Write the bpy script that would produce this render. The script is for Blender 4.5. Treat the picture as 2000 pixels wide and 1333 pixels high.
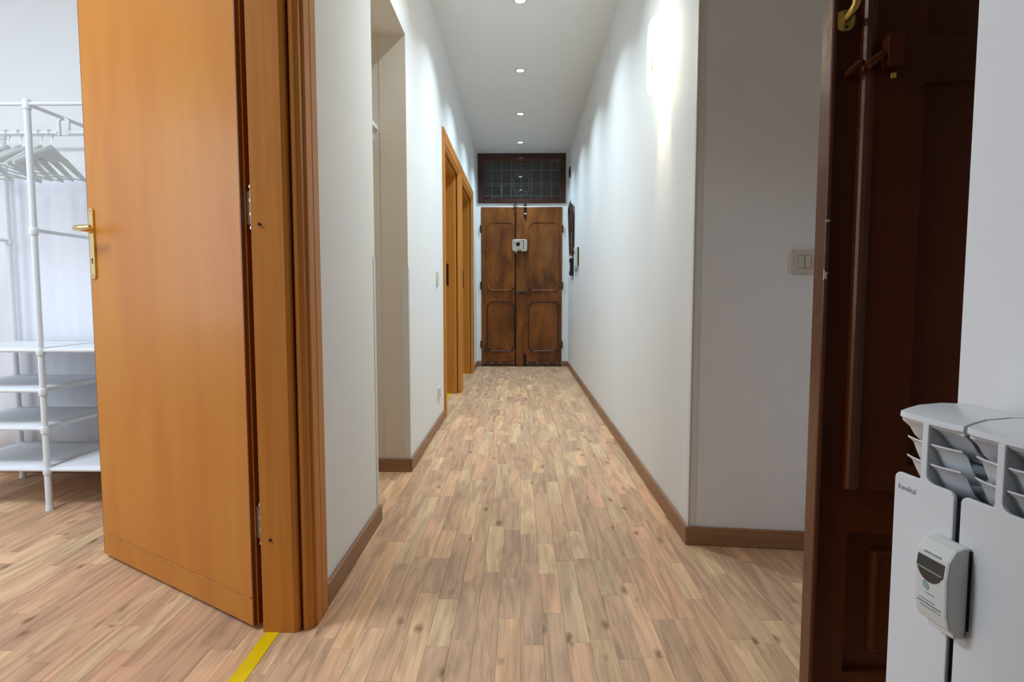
import bpy, bmesh, math, random
from mathutils import Vector, Matrix
R = math.radians
scn = bpy.context.scene
for o in list(bpy.data.objects): bpy.data.objects.remove(o, do_unlink=True)
random.seed(7)

# ------------------------------------------------------------------ camera
cd = bpy.data.cameras.new('camera'); cam = bpy.data.objects.new('camera', cd)
scn.collection.objects.link(cam); scn.camera = cam
cd.sensor_width = 36.0; cd.sensor_fit = 'HORIZONTAL'; cd.lens = 1185 * 36 / 2000
cd.clip_start = 0.02; cd.clip_end = 60
cam.location = (0, 0, .95)
cam.rotation_euler = (R(90 - 4.175), 0, R(.8197))
# ------------------------------------------------------------------ world, exposure
w = bpy.data.worlds.new('world'); scn.world = w; w.use_nodes = True
bg = w.node_tree.nodes['Background']; bg.inputs[0].default_value = (.75, .85, 1, 1); bg.inputs[1].default_value = .05
scn.view_settings.view_transform = 'Standard'; scn.view_settings.look = 'None'
scn.view_settings.gamma = 1; scn.view_settings.use_curve_mapping = False
scn.view_settings.exposure = 0.12
# ------------------------------------------------------------------ lights of the rooms, plus an added stairwell fill
COL_LED = (.74, .90, 1.0)
def light(name, kind, loc, energy, color, rot=(0, 0, 0), **kw):
    l = bpy.data.lights.new(name, kind); l.energy = energy; l.color = color
    for k, v in kw.items(): setattr(l, k, v)
    o = bpy.data.objects.new(name, l); o.location = loc; o.rotation_euler = rot
    scn.collection.objects.link(o); return o
LED_Y = [7.795, 6.598, 5.359, 4.127, 2.90]
for i, y in enumerate(LED_Y):
    light('downlight_beam', 'AREA', (-.006, y, 2.872), (11, 11, 11.5, 11, 9)[i], ((.60, .84, 1.0), (.62, .85, 1.0), (.68, .88, 1.0), COL_LED, COL_LED)[i], shape='DISK', size=.07, spread=R(126))
light('ceiling_lamp_light', 'AREA', (-2.3, .9, 2.84), 54, (.78, .88, 1.0), shape='DISK', size=.9)
light('window_daylight', 'AREA', (-4.05, 1.4, 1.5), 26, (.70, .85, 1.0), rot=(0, R(-90), 0), shape='RECTANGLE', size=1.5, size_y=1.3)
light('sconce_bulb', 'POINT', (.597, 2.80, 2.02), 24.0, (1.0, .80, .50), shadow_soft_size=.02)
light('stairwell_fill', 'POINT', (.4, 9.5, .7), 1.3, (1.0, .85, .7), shadow_soft_size=.1)  # added unseen fill, replaces corridor light that the transom glass blocks

# ------------------------------------------------------------------ materials
def mat(name, col, rough=.5, metal=0, coat=0, emit=None, es=0, bump=None, var=None, alpha=None, spec=None):
    m = bpy.data.materials.new(name); m.use_nodes = True; nt = m.node_tree; p = nt.nodes['Principled BSDF']
    p.inputs['Base Color'].default_value = (*col, 1); p.inputs['Roughness'].default_value = rough
    p.inputs['Metallic'].default_value = metal; p.inputs['Coat Weight'].default_value = coat
    p.inputs['Coat Roughness'].default_value = .12
    if spec is not None: p.inputs['Specular IOR Level'].default_value = spec
    if emit: p.inputs['Emission Color'].default_value = (*emit, 1); p.inputs['Emission Strength'].default_value = es
    if var or bump:
        tc = nt.nodes.new('ShaderNodeTexCoord'); mp = nt.nodes.new('ShaderNodeMapping'); nt.links.new(tc.outputs['Object'], mp.inputs[0])
    if var:   # (scale xyz, second colour, detail)
        mp.inputs['Scale'].default_value = var[0]
        n = nt.nodes.new('ShaderNodeTexNoise'); n.inputs['Scale'].default_value = 1; n.inputs['Detail'].default_value = var[2]
        n.inputs['Distortion'].default_value = .6
        nt.links.new(mp.outputs[0], n.inputs['Vector'])
        cr = nt.nodes.new('ShaderNodeValToRGB'); cr.color_ramp.elements[0].position = .33; cr.color_ramp.elements[1].position = .67
        cr.color_ramp.elements[0].color = (*col, 1); cr.color_ramp.elements[1].color = (*var[1], 1)
        nt.links.new(n.outputs['Fac'], cr.inputs[0]); nt.links.new(cr.outputs[0], p.inputs['Base Color'])
    if bump:  # (scale, strength, distance)
        n2 = nt.nodes.new('ShaderNodeTexNoise'); n2.inputs['Scale'].default_value = bump[0]; n2.inputs['Detail'].default_value = 3
        nt.links.new(tc.outputs['Object'], n2.inputs['Vector'])
        b = nt.nodes.new('ShaderNodeBump'); b.inputs['Strength'].default_value = bump[1]; b.inputs['Distance'].default_value = bump[2]
        nt.links.new(n2.outputs['Fac'], b.inputs['Height']); nt.links.new(b.outputs[0], p.inputs['Normal'])
    return m
WALL = mat('plaster', (.84, .85, .85), .75, bump=(90, .14, .003), var=((.9, .9, .9), (.865, .865, .86), 3))
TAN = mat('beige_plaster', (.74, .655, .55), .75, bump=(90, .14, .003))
CEIL = mat('ceiling_paint', (.82, .835, .825), .85, bump=(40, .15, .004))
WOOD = mat('door_veneer', (.56, .22, .035), .28, coat=.5, var=((26, 26, 1.3), (.43, .135, .018), 5))
WOODP = mat('door_leaf_veneer', (.55, .22, .032), .36, spec=.18, coat=.04, var=((7, 7, 1.2), (.50, .175, .026), 6))
WOODE = mat('door_edge_wood', (.20, .055, .010), .4, spec=.3, coat=.0, var=((40, 40, 1.5), (.12, .03, .006), 4))
CASE = mat('casing_wood', (.62, .25, .042), .42, spec=.25, coat=.05, var=((45, 45, 1.6), (.54, .195, .030), 5))
BASE = mat('baseboard_wood', (.35, .18, .085), .45, var=((3, 3, 90), (.25, .12, .055), 4))
ENT = mat('entrance_wood', (.27, .085, .013), .34, spec=.35, coat=.15, var=((6, 6, 2.4), (.095, .026, .005), 7))
ENTD = mat('entrance_wood_dark', (.085, .022, .006), .35, coat=.2, var=((20, 20, 2.0), (.055, .017, .006), 5))
TRW = mat('transom_wood', (.055, .018, .010), .25, spec=.35, coat=.2, var=((5, 5, 5), (.036, .012, .007), 3))
DARK = mat('brown_gloss_paint', (.10, .024, .004), .3, spec=.25, coat=.08, bump=(35, .4, .003), var=((5, 5, 2), (.07, .015, .003), 3))
BRASS = mat('brass', (.80, .62, .28), .25, metal=1)
BRASSD = mat('aged_brass', (.55, .38, .10), .35, metal=1)
STEEL = mat('steel', (.70, .70, .66), .3, metal=.85)
IRON = mat('dark_iron', (.025, .022, .02), .4, metal=.6)
BLACK = mat('black_plastic', (.012, .012, .013), .35)
WPLA = mat('white_plastic', (.80, .84, .86), .35)
CREAM = mat('cream_plastic', (.72, .70, .60), .4)
SWPL = mat('beige_plate', (.62, .57, .49), .4)
HANG = mat('hanger_plastic', (.74, .78, .76), .4)
SHELF = mat('shelf_fabric', (.84, .86, .89), .85, bump=(300, .2, .001))
CLOTH = mat('white_cloth', (.86, .87, .92), .9, bump=(200, .2, .001))
RAD = mat('radiator_enamel', (.80, .82, .84), .3, coat=.2)
RADD = mat('radiator_core', (.30, .33, .36), .5)
ALLO = mat('allocator_plastic', (.76, .76, .72), .45)
DISP = mat('display_window', (.05, .055, .05), .15)
GREY = mat('grey_print', (.36, .39, .40), .6)
TEAL = mat('teal_print', (.32, .45, .47), .6)
TAPE = mat('yellow_tape', (.86, .58, .0), .4)
LAMP = mat('led_lens', (1, 1, 1), .3, emit=COL_LED, es=14)
SHADE = mat('frosted_glass_shade', (.95, .92, .85), .4, emit=(1.0, .84, .58), es=13.5, var=((30, 30, 30), (.85, .80, .70), 3))
DARKP = mat('hole_dark', (.01, .008, .006), .8)
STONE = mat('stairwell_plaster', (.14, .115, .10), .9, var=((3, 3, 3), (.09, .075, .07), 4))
BAR = mat('painted_iron_bar', (.20, .185, .18), .6)
MIRR = mat('mirror_silver', (.8, .8, .8), .05, metal=1)
LAMPB = mat('opal_lamp', (1, 1, 1), .4, emit=(.93, .96, 1), es=6)
GUARD = mat('corner_guard_plastic', (.74, .73, .69), .5)
CHIP = mat('bare_wood_chip', (.70, .56, .38), .7)
def glass():
    m = bpy.data.materials.new('window_glass'); m.use_nodes = True; p = m.node_tree.nodes['Principled BSDF']
    p.inputs['Base Color'].default_value = (.85, .92, .95, 1); p.inputs['Roughness'].default_value = .0
    p.inputs['Transmission Weight'].default_value = 1; p.inputs['IOR'].default_value = 1.5; return m
GLASS = glass()
def floormat():
    m = bpy.data.materials.new('laminate_planks'); m.use_nodes = True; nt = m.node_tree; N = nt.nodes; L = nt.links
    p = N['Principled BSDF']
    at = N.new('ShaderNodeAttribute'); at.attribute_name = 'tone'
    sp = N.new('ShaderNodeSeparateColor'); L.new(at.outputs['Color'], sp.inputs[0])
    tone = N.new('ShaderNodeValToRGB'); tone.color_ramp.interpolation = 'LINEAR'
    cols = [(.0, (.63, .39, .24)), (.14, (.70, .43, .26)), (.30, (.78, .455, .27)), (.45, (.68, .46, .28)), (.58, (.85, .505, .275)), (.72, (.74, .505, .30)), (.86, (.88, .58, .335)), (1., (.78, .43, .27))]
    e = tone.color_ramp.elements
    e[0].position, e[0].color = cols[0][0], (*cols[0][1], 1); e[1].position, e[1].color = 1., (*cols[-1][1], 1)
    for q, c in cols[1:-1]:
        k = e.new(q); k.color = (*c, 1)
    L.new(sp.outputs[0], tone.inputs[0])
    geo = N.new('ShaderNodeNewGeometry')
    off = N.new('ShaderNodeCombineXYZ'); mul = N.new('ShaderNodeMath'); mul.operation = 'MULTIPLY'; mul.inputs[1].default_value = 40
    mul2 = N.new('ShaderNodeMath'); mul2.operation = 'MULTIPLY'; mul2.inputs[1].default_value = 40
    L.new(sp.outputs[1], mul.inputs[0]); L.new(sp.outputs[2], mul2.inputs[0]); L.new(mul.outputs[0], off.inputs[0]); L.new(mul2.outputs[0], off.inputs[1])
    add = N.new('ShaderNodeVectorMath'); add.operation = 'ADD'; L.new(geo.outputs['Position'], add.inputs[0]); L.new(off.outputs[0], add.inputs[1])
    def noise(scale, detail, dist):
        mp = N.new('ShaderNodeMapping'); mp.inputs['Scale'].default_value = scale; L.new(add.outputs[0], mp.inputs[0])
        n = N.new('ShaderNodeTexNoise'); n.inputs['Scale'].default_value = 1; n.inputs['Detail'].default_value = detail; n.inputs['Distortion'].default_value = dist
        L.new(mp.outputs[0], n.inputs['Vector']); return n
    g1 = noise((120, 5, 1), 4, .3); g2 = noise((22, 2.6, 1), 3, 1.2); 
    mpk = N.new('ShaderNodeMapping'); mpk.inputs['Scale'].default_value = (11, 4.6, 1); L.new(add.outputs[0], mpk.inputs[0])
    vk = N.new('ShaderNodeTexVoronoi'); vk.inputs['Scale'].default_value = 1; 
    nk = N.new('ShaderNodeTexNoise'); nk.inputs['Scale'].default_value = 3; L.new(mpk.outputs[0], nk.inputs['Vector'])
    ak = N.new('ShaderNodeMix'); ak.data_type = 'RGBA'; ak.blend_type = 'ADD'; ak.inputs[0].default_value = .22; L.new(mpk.outputs[0], ak.inputs[6]); L.new(nk.outputs['Color'], ak.inputs[7]); L.new(ak.outputs[2], vk.inputs['Vector'])

    kr = N.new('ShaderNodeValToRGB'); kr.color_ramp.elements[0].position = .03; kr.color_ramp.elements[1].position = .17
    kr.color_ramp.elements[0].color = (.40, .34, .30, 1); kr.color_ramp.elements[1].color = (1, 1, 1, 1); L.new(vk.outputs['Distance'], kr.inputs[0])
    r1 = N.new('ShaderNodeValToRGB'); r1.color_ramp.elements[0].position = .3; r1.color_ramp.elements[1].position = .6
    r1.color_ramp.elements[0].color = (.86, .85, .84, 1); r1.color_ramp.elements[1].color = (1.03, 1.03, 1.03, 1); L.new(g1.outputs['Fac'], r1.inputs[0])
    r2 = N.new('ShaderNodeValToRGB'); r2.color_ramp.elements[0].position = .34; r2.color_ramp.elements[1].position = .62
    r2.color_ramp.elements[0].color = (.71, .70, .695, 1); r2.color_ramp.elements[1].color = (1.05, 1.04, 1.03, 1); L.new(g2.outputs['Fac'], r2.inputs[0])
    prev = tone.outputs[0]
    for s in (r1, r2, kr):
        mx = N.new('ShaderNodeMix'); mx.data_type = 'RGBA'; mx.blend_type = 'MULTIPLY'; mx.inputs[0].default_value = 1
        L.new(prev, mx.inputs[6]); L.new(s.outputs[0], mx.inputs[7]); prev = mx.outputs[2]
    L.new(prev, p.inputs['Base Color']); p.inputs['Roughness'].default_value = .42; p.inputs['Specular IOR Level'].default_value = .22
    b = N.new('ShaderNodeBump'); b.inputs['Strength'].default_value = .15; b.inputs['Distance'].default_value = .002
    L.new(g1.outputs['Fac'], b.inputs['Height']); L.new(b.outputs[0], p.inputs['Normal'])
    return m
FLOOR = floormat()

# ------------------------------------------------------------------ mesh helpers
C = scn.collection
def obj(name, bm, m, parent=None, smooth=False, bevel=0, kind=None):
    me = bpy.data.meshes.new(name); bmesh.ops.recalc_face_normals(bm, faces=bm.faces[:]); bm.to_mesh(me); bm.free()
    me.materials.append(m); o = bpy.data.objects.new(name, me); C.objects.link(o)
    if smooth:
        for p in me.polygons: p.use_smooth = True
        me.set_sharp_from_angle(angle=R(40))
    if bevel:
        b = o.modifiers.new('bevel', 'BEVEL'); b.width = bevel; b.segments = 2; b.limit_method = 'ANGLE'; b.angle_limit = R(40)
    if parent is not None:
        o.parent = parent; o.matrix_parent_inverse = Matrix.Identity(4)
        if parent.type == 'EMPTY' and parent.get('_lw'): pass
    if kind: o['kind'] = kind
    return o
def tag(o, label=None, cat=None, group=None, kind=None):
    if label: o['label'] = label
    if cat: o['category'] = cat
    if group: o['group'] = group
    if kind: o['kind'] = kind
    return o
def thing(name, label, cat, M=None, group=None, kind=None):
    o = bpy.data.objects.new(name, None); C.objects.link(o); o.empty_display_size = .05
    if M is not None: o.matrix_world = M
    return tag(o, label, cat, group, kind)
def box(bm, x0, y0, z0, x1, y1, z1):
    v = [bm.verts.new(p) for p in ((x0,y0,z0),(x1,y0,z0),(x1,y1,z0),(x0,y1,z0),(x0,y0,z1),(x1,y0,z1),(x1,y1,z1),(x0,y1,z1))]
    for f in ((0,3,2,1),(4,5,6,7),(0,1,5,4),(1,2,6,5),(2,3,7,6),(3,0,4,7)): bm.faces.new([v[i] for i in f])
def bx(*a): b = bmesh.new(); box(b, *a); return b
def prism(bm, pts, axis, a, b):
    """pts: 2D outline; axis: 'z' (x,y), 'y' (x,z), 'x' (y,z); from a to b"""
    def P(p, t): return {'z': (p[0], p[1], t), 'y': (p[0], t, p[1]), 'x': (t, p[0], p[1])}[axis]
    A = [bm.verts.new(P(p, a)) for p in pts]; B = [bm.verts.new(P(p, b)) for p in pts]; n = len(pts)
    bm.faces.new(A); bm.faces.new(B[::-1])
    for i in range(n): bm.faces.new((A[i], B[i], B[(i+1) % n], A[(i+1) % n]))
    return bm
def pr(pts, axis, a, b): return prism(bmesh.new(), pts, axis, a, b)
def tube(bm, pts, r, n=12, closed=False, caps=True):
    P = [Vector(p) for p in pts]; m = len(P); rs = r if isinstance(r, (list, tuple)) else [r]*m
    rings = []; up = None
    for i, p in enumerate(P):
        if closed: d = P[(i+1) % m] - P[i-1]
        else: d = P[min(i+1, m-1)] - P[max(i-1, 0)]
        d.normalize()
        if up is None:
            up = Vector((0, 0, 1)) if abs(d.z) < .9 else Vector((1, 0, 0))
        s = d.cross(up).normalized(); up = s.cross(d).normalized()
        rings.append([bm.verts.new(p + rs[i]*(math.cos(2*math.pi*k/n)*s + math.sin(2*math.pi*k/n)*up)) for k in range(n)])
    for i in range(m if closed else m-1):
        a, b = rings[i], rings[(i+1) % m]
        for k in range(n): bm.faces.new((a[k], a[(k+1) % n], b[(k+1) % n], b[k]))
    if caps and not closed: bm.faces.new(rings[0][::-1]); bm.faces.new(rings[-1])
    return bm
def tb(*a, **k): return tube(bmesh.new(), *a, **k)
def sweep(bm, path, prof, closed=True):
    """path: 2D closed outline (u,v); prof: [(offset inwards, height)], mitred; returns verts in (u, height, v) ie axis y = -height"""
    n = len(path); P = [Vector(p) for p in path]; rings = []
    area = sum(P[i].x*P[(i+1) % n].y - P[(i+1) % n].x*P[i].y for i in range(n)); sg = 1 if area > 0 else -1
    for i in range(n):
        a = (P[i]-P[i-1]).normalized(); b = (P[(i+1) % n]-P[i]).normalized()
        na = Vector((-a.y, a.x))*sg; nb = Vector((-b.y, b.x))*sg; m = (na+nb); m = m/max(m.dot(na), .3)
        rings.append([bm.verts.new((P[i].x+m.x*o, -h, P[i].y+m.y*o)) for o, h in prof])
    k = len(prof)
    for i in range(n):
        a, b = rings[i], rings[(i+1) % n]
        for j in range(k): bm.faces.new((a[j], a[(j+1) % k], b[(j+1) % k], b[j]))
    return bm
def shell(xs, ys, zs, filled):
    """one closed mesh out of the filled cells of a grid: a wall with its openings"""
    bm = bmesh.new(); V = {}
    def v(i, j, k):
        if (i, j, k) not in V: V[(i, j, k)] = bm.verts.new((xs[i], ys[j], zs[k]))
        return V[(i, j, k)]
    nx, ny, nz = len(xs)-1, len(ys)-1, len(zs)-1
    F = lambda i, j, k: 0 <= i < nx and 0 <= j < ny and 0 <= k < nz and filled((xs[i]+xs[i+1])/2, (ys[j]+ys[j+1])/2, (zs[k]+zs[k+1])/2)
    for i in range(nx):
        for j in range(ny):
            for k in range(nz):
                if not F(i, j, k): continue
                if not F(i-1, j, k): bm.faces.new((v(i,j,k), v(i,j,k+1), v(i,j+1,k+1), v(i,j+1,k)))
                if not F(i+1, j, k): bm.faces.new((v(i+1,j,k), v(i+1,j+1,k), v(i+1,j+1,k+1), v(i+1,j,k+1)))
                if not F(i, j-1, k): bm.faces.new((v(i,j,k), v(i+1,j,k), v(i+1,j,k+1), v(i,j,k+1)))
                if not F(i, j+1, k): bm.faces.new((v(i,j+1,k), v(i,j+1,k+1), v(i+1,j+1,k+1), v(i+1,j+1,k)))
                if not F(i, j, k-1): bm.faces.new((v(i,j,k), v(i,j+1,k), v(i+1,j+1,k), v(i+1,j,k)))
                if not F(i, j, k+1): bm.faces.new((v(i,j,k+1), v(i+1,j,k+1), v(i+1,j+1,k+1), v(i,j+1,k+1)))
    return bm
def frame(ox, oy, oz, ax, ay):
    """matrix with local x along (ax, ay) on the floor, local z up, local y = left of x"""
    l = math.hypot(ax, ay); ax /= l; ay /= l
    return Matrix(((ax, -ay, 0, ox), (ay, ax, 0, oy), (0, 0, 1, oz), (0, 0, 0, 1)))
def rounded(x0, z0, x1, z1, r, n=4):
    pts = []
    for cx, cz, a0 in ((x1-r, z1-r, 0), (x0+r, z1-r, 90), (x0+r, z0+r, 180), (x1-r, z0+r, 270)):
        for i in range(n+1):
            a = R(a0+90*i/n); pts.append((cx+r*math.cos(a), cz+r*math.sin(a)))
    return pts
def struct(name, bm, m, label, **k):
    o = obj(name, bm, m, **k); o['kind'] = 'structure'; o['label'] = label; return o

# ------------------------------------------------------------------ the setting
CZ = 2.89; XL = -.60; XR = .645; YE = 8.27
DN = (.52, 1.70); D1 = (4.78, 5.97); D2 = (6.15, 7.52); DT = 2.19; NI = (2.500, 3.242); NT = 2.307
def in_(v, a): return a[0] < v < a[1]
struct('ceiling', bx(-4.4, -1.7, CZ, 1.5, 8.6, CZ+.1), CEIL, 'smooth white ceiling over the corridor')
struct('wall_left', shell([-.72, XL], sorted([-1.6, *DN, *NI, *D1, *D2, YE]), [0, DT, NT, CZ],
    lambda x, y, z: not ((in_(y, DN) or in_(y, D1) or in_(y, D2)) and z < DT or in_(y, NI) and z < NT)), WALL, 'white plastered corridor wall with three doorways and a recess')
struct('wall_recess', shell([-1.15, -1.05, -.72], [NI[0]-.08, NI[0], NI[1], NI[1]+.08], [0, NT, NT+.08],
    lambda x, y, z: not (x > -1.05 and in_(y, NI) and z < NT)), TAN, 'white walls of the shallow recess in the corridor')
struct('wall_right', shell([XR, XR+.15], [2.285, YE], [0, CZ], lambda x, y, z: True), WALL, 'long white wall on the side of the wall lamp')
struct('wall_far', shell([-.72, -.560, -.535, .558, .590, XR+.15], [YE, 8.42], [0, 2.155, 2.215, 2.848, CZ],
    lambda x, y, z: not (-.535 < x < .558 and z < 2.155 or -.56 < x < .59 and 2.215 < z < 2.848)), WALL, 'white end wall around the old entrance door')
# wall turning off to the side, with the light switch
JC = (.642, 2.285); JD = (.9940, -.1100)
MS = frame(JC[0], JC[1], 0, *JD)
o = struct('wall_side', bx(0, 0, 0, .62, .1, CZ), WALL, 'short grey looking wall turning off right, with the light switch'); o.matrix_world = MS
struct('wall_side_passage', bx(1.235, .35, 0, 1.335, 2.3, CZ), WALL, 'white wall closing the side passage')
RD = Vector((-.1166, .9932, 0)); RN = Vector((.9932, .1166, 0)); RP = Vector((.385, .616, 0))
WE = RP + RN*.112 + RD*.052
MW = frame(WE.x, WE.y, 0, -RD.x, -RD.y)    # local x runs back towards the viewer, local y away from the room
o = struct('wall_right_radiator', bx(0, 0, 0, 2.4, .12, CZ), WALL, 'white wall behind the radiator'); o.matrix_world = MW
struct('wall_behind', bx(-.72, -1.7, 0, 1.4, -1.6, CZ), WALL, 'white wall at the near end of the corridor')
struct('wall_room_far', bx(-4.2, 3.2, 0, -1.15, 3.3, CZ), WALL, 'white far wall of the room with the clothes rack')
struct('wall_room_left', shell([-4.3, -4.2], [-1.7, .7, 2.1, 3.3], [0, .85, 2.2, CZ], lambda x, y, z: not (.7 < y < 2.1 and .85 < z < 2.2)), WALL, 'white window wall of the side room')
struct('wall_room_near', bx(-4.2, -1.7, 0, -.72, -1.6, CZ), WALL, 'white near wall of the side room')
wf = struct('window_1', shell([-4.28, -4.22], [.7, .76, 1.37, 1.43, 2.04, 2.1], [.85, .91, 2.14, 2.2], lambda x, y, z: not ((.76 < y < 1.37 or 1.43 < y < 2.04) and .91 < z < 2.14)), WPLA, 'white framed window of the side room')
for k in (0, 1): obj('pane', bx(-4.252, .76+.67*k, .91, -4.248, 1.37+.67*k, 2.14), GLASS, wf)
# rooms behind the two far doorways, and the stairwell
struct('wall_far_rooms', shell([-1.75, -1.65, -.72], [4.55, 4.65, 6.02, 6.10, 7.9, 8.0], [0, 2.5, 2.58],
    lambda x, y, z: not (x > -1.65 and (4.65 < y < 6.02 or 6.10 < y < 7.9) and z < 2.5)), WALL, 'white walls of the two rooms off the corridor')
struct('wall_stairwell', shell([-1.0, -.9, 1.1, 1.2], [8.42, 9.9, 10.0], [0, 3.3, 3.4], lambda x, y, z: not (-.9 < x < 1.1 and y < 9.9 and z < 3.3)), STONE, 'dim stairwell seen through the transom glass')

# floor: one slab and its laminate strips
fl = struct('floor', bx(-4.2, -1.7, -.11, 1.4, 10.0, -.008), mat('floor_slab', (.22, .14, .09), .7), 'light oak laminate floor of narrow staggered strips')
import math as _m
def project(x, y, z=0):
    M = cam.rotation_euler.to_matrix().transposed(); c = M @ (Vector((x, y, z)) - cam.location)
    if c.z > -.05: return None
    return 1000 + 1185*c.x/-c.z, 666.5 - 1185*c.y/-c.z
def seen(x, y):
    p = project(x, y)
    if p is None or not (-60 < p[0] < 2060 and p[1] < 1400): return False
    if y > 2.28 and x > .66 or y > 8.3: return False
    if p[0] > 1600 : return False
    if y > 1.68 and x < -.66:
        if in_(y, NI) and x > -.8: return True
        if y < 3.21 and p[0] < 212: return True
        return y > 4.8 and x > -.75 and (in_(y, D1) or in_(y, D2))
    return True
W = .0643; planks = []
rnd = random.Random(3)
k = -65
while k*W < 1.25:
    x0 = k*W; y = .2 + rnd.random()*.45 - .45; last = -1
    while y < 8.4:
        ln = rnd.choice((.26, .34, .42, .52, .60, .72)) * (1 if y > 0 else 1)
        t = rnd.random()
        while abs(t-last) < .14: t = rnd.random()
        last = t
        y1 = min(y+ln, 8.42)
        cx, cy = x0+W/2, (y+y1)/2
        vis = seen(cx, cy) or seen(cx, y1) or seen(cx, y) or seen(x0, cy) or seen(x0+W, cy)
        keep = vis or (cy < 1.7 and -2.6 < cx < 1.2) or (in_(cx, (-.6, .645)) and cy > 0) or (-4.2 < cx < -.72 and cy < 3.2)
        if keep and y1-y > .02:
            planks.append((x0, y, x0+W, y1, (t, rnd.random(), rnd.random()), vis))
        y = y1
    k += 1
def plank_bm(items):
    bm = bmesh.new(); lay = bm.loops.layers.color.new('tone'); g = .00035
    for x0, y0, x1, y1, t, vis in items:
        n = len(bm.faces); box(bm, x0+g, y0+g, -.008, x1-g, y1-g, 0)
        bm.faces.ensure_lookup_table()
        for f in bm.faces[n:]:
            for lp in f.loops: lp[lay] = (*t, 1)
    return bm
def area(p):
    if not p[5]: return 0
    cy = max((p[1]+p[3])/2, .75); return (p[3]-p[1]) / cy**3
planks.sort(key=area, reverse=True)
for p in planks[:296]: obj('plank', plank_bm([p]), FLOOR, fl)
obj('laminate_strips', plank_bm(planks[296:]), FLOOR, fl, kind='stuff')

# baseboards
H = .072; BT = .013
def baseboard(name, pts, label, M=None):
    """pts: list of (x0,y0,x1,y1) boxes"""
    bm = bmesh.new(); 
    for a in pts: box(bm, a[0], a[1], 0, a[2], a[3], H)
    o = struct(name, bm, BASE, label, bevel=.004)
    if M is not None: o.matrix_world = M
    return o
baseboard('baseboard_left_near', [(XL, 1.785, XL+BT, NI[0]+BT)], 'brown baseboard between the open door and the recess')
baseboard('baseboard_left_mid', [(XL, NI[1]-BT, XL+BT, 4.69)], 'brown baseboard between the recess and the second doorway')
baseboard('baseboard_recess', [(-1.05, NI[1]-BT, XL, NI[1])], 'brown baseboard inside the recess')
baseboard('baseboard_left_far', [(XL, 7.63, XL+BT, YE)], 'short brown baseboard beside the far doorway')
baseboard('baseboard_right', [(XR-BT, 2.275, XR, YE)], 'long brown baseboard under the wall lamp')
baseboard('baseboard_far_left', [(XL+BT, YE-BT, -.538, YE)], 'tiny brown baseboard left of the entrance door')
baseboard('baseboard_far_right', [(.562, YE-BT, XR-BT, YE)], 'tiny brown baseboard right of the entrance door')
baseboard('baseboard_side', [(-.006, -BT, .62, 0)], 'brown baseboard under the light switch', MS)
baseboard('baseboard_room', [(-4.2, 3.2-BT, -1.15, 3.2)], 'brown baseboard of the room behind the clothes rack')
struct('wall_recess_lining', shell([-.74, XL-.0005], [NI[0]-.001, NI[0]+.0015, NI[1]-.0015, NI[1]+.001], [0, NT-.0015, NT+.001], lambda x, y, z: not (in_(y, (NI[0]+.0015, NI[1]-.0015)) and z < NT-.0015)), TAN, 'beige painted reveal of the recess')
# corner guards
g = struct('trim_1', shell([XL-.03, XL, XL+.002], [NI[0]-.03, NI[0], NI[0]+.002], [.07, 1.112], lambda x, y, z: x > XL or y > NI[0]), GUARD, 'pale plastic corner guard on the near corner of the recess')
g = struct('trim_2', shell([XL-.03, XL, XL+.002], [NI[1]-.002, NI[1], NI[1]+.03], [.07, 1.11], lambda x, y, z: x > XL or y < NI[1]), GUARD, 'pale plastic corner guard on the far corner of the recess')
g = struct('trim_3', bx(0, -.0015, .07, .030, 0, CZ), GUARD, 'full height pale corner guard where the side wall begins'); g.matrix_world = MS
g = struct('trim_4', bx(XR-.0015, 2.28, .07, XR, 2.31, CZ), GUARD, 'full height pale corner guard on the lamp wall')

# ------------------------------------------------------------------ wooden door frames in the left wall
JP = [(-.728, -.055), (-.640, -.057), (-.630, -.052), (-.627, -.046), (-.627, 0), (-.728, 0)]           # jamb, plan (x, y from the wall end)
CP = [(-.6195, 0), (-.6195, -.040), (-.615, -.0445), (-.607, -.044), (-.600, -.040), (-.5955, -.033), (-.594, -.024), (-.5945, -.020), (-.590, -.018), (-.5865, -.014),
      (-.5855, .026), (-.5885, .0275), (-.5885, .030), (-.5855, .0315), (-.585, .076), (-.588, .080), (XL, .082), (XL, 0)]
def door_frame(name, D, ht, label, knots=False):
    t = thing(name, label, 'door frame', kind='structure')
    for sgn, y in ((1, D[1]), (-1, D[0])):
        f = lambda P: [(px, y+sgn*py) for px, py in P]
        j = obj('jamb', pr(f(JP), 'z', 0, ht-.0), CASE, t)
        obj('casing', pr(f(CP), 'z', 0, ht-.0 + .0), CASE, t)
    # head: same profiles turned over the top
    def head(P, y0, y1): return [(px, ht + pz) for px, pz in P]
    b = bmesh.new(); prism(b, [(px, ht+q) for px, q in JP], 'y', D[0]-0, D[1]+0); obj('head_jamb', b, CASE, t)
    b = bmesh.new(); prism(b, [(px, ht+q) for px, q in CP], 'y', D[0]-.082, D[1]+.082); obj('head_casing', b, CASE, t)
    return t
f0 = door_frame('door_1', DN, DT, 'orange brown moulded door frame nearest, around the open veneered door')
f1 = door_frame('door_2', D1, DT-.03, 'orange brown door frame beyond the recess, first of the two far doorways')
f2 = door_frame('door_3', D2, DT-.03, 'orange brown door frame next to the end wall')
for f, D in ((f1, D1), (f2, D2)):
    sp = obj('strike_plate', bx(-.722, D[1]-.0585, 1.06, -.700, D[1]-.0545, 1.27), BLACK, f)
    obj('strike_hole', bx(-.716, D[1]-.060, 1.14, -.706, D[1]-.0583, 1.19), BLACK, f)
for z, x in ((1.145, -.704), (.27, -.700)):
    obj('frame_screw', tb([(x, D_, z) for D_ in (1.6445, 1.640)], .004, 10), IRON, f0)
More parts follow.
